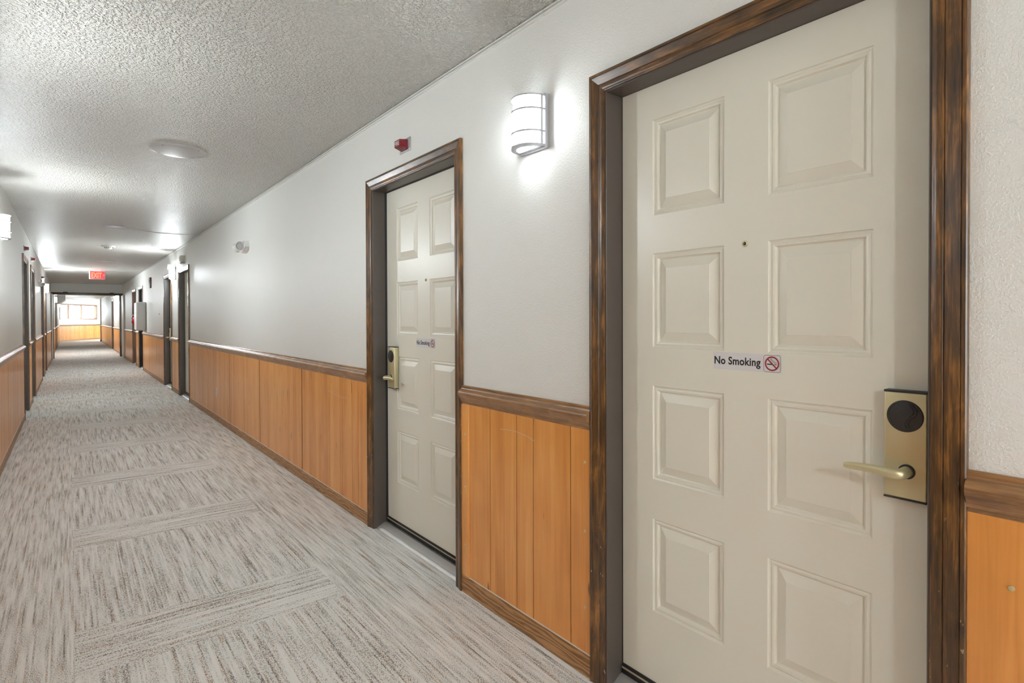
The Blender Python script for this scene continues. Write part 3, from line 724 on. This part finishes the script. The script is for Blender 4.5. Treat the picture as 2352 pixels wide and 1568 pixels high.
# ------------------------------------------------------------------ cabinet and extinguisher
r = empty('wall_cabinet', (D, 15.90, .998)); tag(r, 'large white box cabinet with rounded corners on the wall, above the chair rail', 'cabinet')
B().box(-.190, 0, 0, .62, 0, .682, .035, 5).build('cabinet_body', GREYP, r)
B().box(-.197, -.186, .02, .60, .02, .662, .006, 3).build('cabinet_door', WHITEP, r)
for z in (.30, .42): B().box(-.206, -.195, .10, .52, z, z + .008, .002).build('door_bar', STEEL, r)
r = empty('fire_extinguisher', (D, 18.03, 1.14)); tag(r, 'small red fire extinguisher on the wall between two far doors', 'extinguisher')
B().lathe([(.040, 0), (.052, .010), (.054, .020), (.054, .170), (.046, .192), (.022, .206), (.016, .214)], (-.075, 0, 0), (0, 0, 1), 24).build('cylinder', REDP, r)
vv = B().lathe([(.016, .21), (.016, .232), (.010, .240)], (-.075, 0, 0), (0, 0, 1), 16).build('valve', WHITEP, r)
B().box(-.165, -.070, -.009, .009, .232, .246, .003).build('squeeze_lever', WHITEP, vv)
B().tube([(-.09, -.01, .222), (-.125, -.03, .215), (-.140, -.045, .16), (-.138, -.046, .06), (-.132, -.044, .02)], .006, 8).build('hose', BLACKP, r)
B().box(-.030, 0, -.030, .030, .03, .17, .003).build('wall_bracket', WHITEP, r)
# room direction plaques on the end wall
for z, t in ((1.80, 'upper tan direction plaque right of the end window'), (1.545, 'lower tan direction plaque right of the end window')):
    P = ff(.4 + 4.36, -.001, z); o = B().prism([(-.13, -.06), (.13, -.06), (.13, .06), (-.13, .06)], lambda p, q, tt: u * p + Z * q + Vector((u.y, -u.x, 0)) * tt, 0, .012).build('direction_sign', SIGNTAN, None, P)
    tag(o, t, 'sign', 'direction plaques on the end wall')
    B().prism([(-.11, -.008), (.11, -.008), (.11, .008), (-.11, .008)], lambda p, q, tt: u * p + Z * q + Vector((u.y, -u.x, 0)) * tt, .012, .013).build('sign_stripe', CREAM, o)

# ------------------------------------------------------------------ ceiling fittings
def ceiling_disc(name, x, y, rad, label, cat, grp=None, m=None, dp=1.0):
    r = empty(name, (x, y, CEIL)); tag(r, label, cat, grp)
    B().lathe([(rad, .004), (rad, -.003), (rad * .975, -.006 * dp), (rad * .8, -.0076 * dp), (rad * .5, -.0088 * dp), (0, -.0095 * dp)], (0, 0, 0), (0, 0, 1), 64).build('cover_plate', m or DISC, r)
    for k in range(4):
        a = PI / 4 + k * PI / 2; B().lathe([(.004, -.0065), (.0035, -.0085), (0, -.009)], (rad * .86 * math.cos(a), rad * .86 * math.sin(a), 0), (0, 0, 1), 10).build('screw', BLACKP, r)
    return r
ceiling_disc('ceiling_plate', .612, 4.557, .178, 'large round grey cover plate on the ceiling nearest the camera', 'ceiling plate', 'round ceiling cover plates')
ceiling_disc('ceiling_plate', .466, 8.83, .115, 'smaller round grey cover plate with a thin wire running to the wall', 'ceiling plate', 'round ceiling cover plates', plain('lavender_white_dome', (.66, .65, .72), .3), 3.2)
ceiling_disc('ceiling_plate', .598, 14.12, .165, 'flat round white plate on the ceiling catching red light before the exit sign', 'ceiling plate', 'round ceiling cover plates', WHITEP)
def smoke(x, y, rad, label):
    r = empty('smoke_detector', (x, y, CEIL)); tag(r, label, 'smoke detector', 'ceiling smoke detectors')
    B().lathe([(rad, .003), (rad, -.010), (rad * .92, -.014), (rad * .66, -.016), (rad * .66, -.016)], (0, 0, 0), (0, 0, 1), 32).build('detector_base', WHITEP, r)
    hh = B().lathe([(rad * .60, -.015), (rad * .58, -.030), (rad * .50, -.044), (rad * .30, -.052), (0, -.053)], (0, 0, 0), (0, 0, 1), 32).build('detector_head', WHITEP, r)
    vb = B()
    for k in range(12):
        a = k / 12 * 2 * PI; vb.box(-.005, .005, -.002, .002, -.006, .006)
        for v in vb.bm.verts[-8:]: v.co = Matrix.Rotation(a, 4, 'Z') @ (v.co + Vector((rad * .585, 0, -.026)))
    vb.build('detector_vents', BLACKP, hh)['kind'] = 'stuff'
smoke(.505, 11.16, .095, 'white smoke detector on the ceiling between the round plates and the exit sign')
smoke(.430, 22.6, .060, 'small smoke detector on the ceiling just before the header wall')
w = B().tube([(.58, 8.86, CEIL - .003), (.75, 8.95, CEIL - .003), (.95, 9.03, CEIL - .004), (1.15, 9.02, CEIL - .005), (1.32, 8.98, CEIL - .007), (1.425, 8.90, CEIL - .014)], .0035, 8).build('ceiling_wire', WALL); tag(w, 'thin white wire on the ceiling from the smaller plate to the wall', 'wire')
# exit sign
r = empty('exit_sign', (.535, 17.0, CEIL)); tag(r, 'lit red EXIT sign with an arrow hanging from the ceiling', 'exit sign')
B().box(-.085, .085, -.04, .04, -.014, .002, .003).build('ceiling_mount', WHITEP, r)
hs = B().box(-.158, .158, -.022, .022, -.206, -.012, .006, 3).build('sign_housing', GREYP, r)
fc = B().box(-.135, .152, -.025, -.020, -.200, -.020, .002).build('sign_face', GLOWR, r, label='glowing red sign face')
tb = B(); text_shape(tb, 'EXIT', lambda a, c, t: (-.112 + a, -.0262, -.176 + c), .205, .130, bold=.03)
tb.faces([(x_, -.0262, z_) for x_, z_ in ((.112, -.085), (.122, -.085), (.146, -.111), (.122, -.137), (.112, -.137), (.134, -.111))], [(0, 1, 2, 5), (5, 2, 3, 4)])
tb.build('exit_lettering', GLOWO, r, smooth=False, label='glowing orange EXIT lettering and arrow')
# sloping bulkhead high on the opposite wall beyond the fire doors
b = B().prism([(XL, 2.0), (-.365, 2.0), (-.145, 2.19), (-.145, CEIL), (XL, CEIL)], lambda p, q, t: (p, t, q), 33.0, 35.5); bh = b.build('wall_bulkhead', WALL, smooth=False); tag(bh, 'slanted white bulkhead under the ceiling on the opposite wall near the end window', 'bulkhead', None, 'structure')

# ------------------------------------------------------------------ light, camera
W = bpy.data.worlds.new('sky'); S.world = W; W.use_nodes = True
bg = W.node_tree.nodes['Background']; bg.inputs[0].default_value = (.88, .965, .99, 1); bg.inputs[1].default_value = 8.0

f, yaw, pitch, roll, cy, H = 1291.686, .666581, -.0101560, -.0029843, 743.321, 1.27067
F = Vector((math.sin(yaw) * math.cos(pitch), math.cos(yaw) * math.cos(pitch), math.sin(pitch))); R = Vector((math.cos(yaw), -math.sin(yaw), 0)); U = R.cross(F)
R2 = R * math.cos(roll) + U * math.sin(roll); U2 = U * math.cos(roll) - R * math.sin(roll)
cam = bpy.data.cameras.new('camera'); co = bpy.data.objects.new('camera', cam); COL.objects.link(co)
m4 = Matrix((R2, U2, -F)).transposed().to_4x4(); m4.translation = Vector((0, 0, H)); co.matrix_world = m4
cam.sensor_width = 36; cam.sensor_fit = 'HORIZONTAL'; cam.lens = f / 2352 * 36; cam.shift_y = -(784 - cy) / 2352; cam.clip_start = .02
S.camera = co
vs = S.view_settings; S.display_settings.display_device = 'sRGB'; vs.view_transform = 'Standard'; vs.look = 'None'; vs.exposure = 0.95; vs.gamma = 1.0; vs.use_curve_mapping = False
c = S.cycles; c.use_denoising = True; c.adaptive_threshold = .02; c.max_bounces = 8; c.diffuse_bounces = 6; c.glossy_bounces = 4; c.transparent_max_bounces = 8; c.caustics_reflective = False; c.caustics_refractive = False; c.sample_clamp_indirect = 6.0
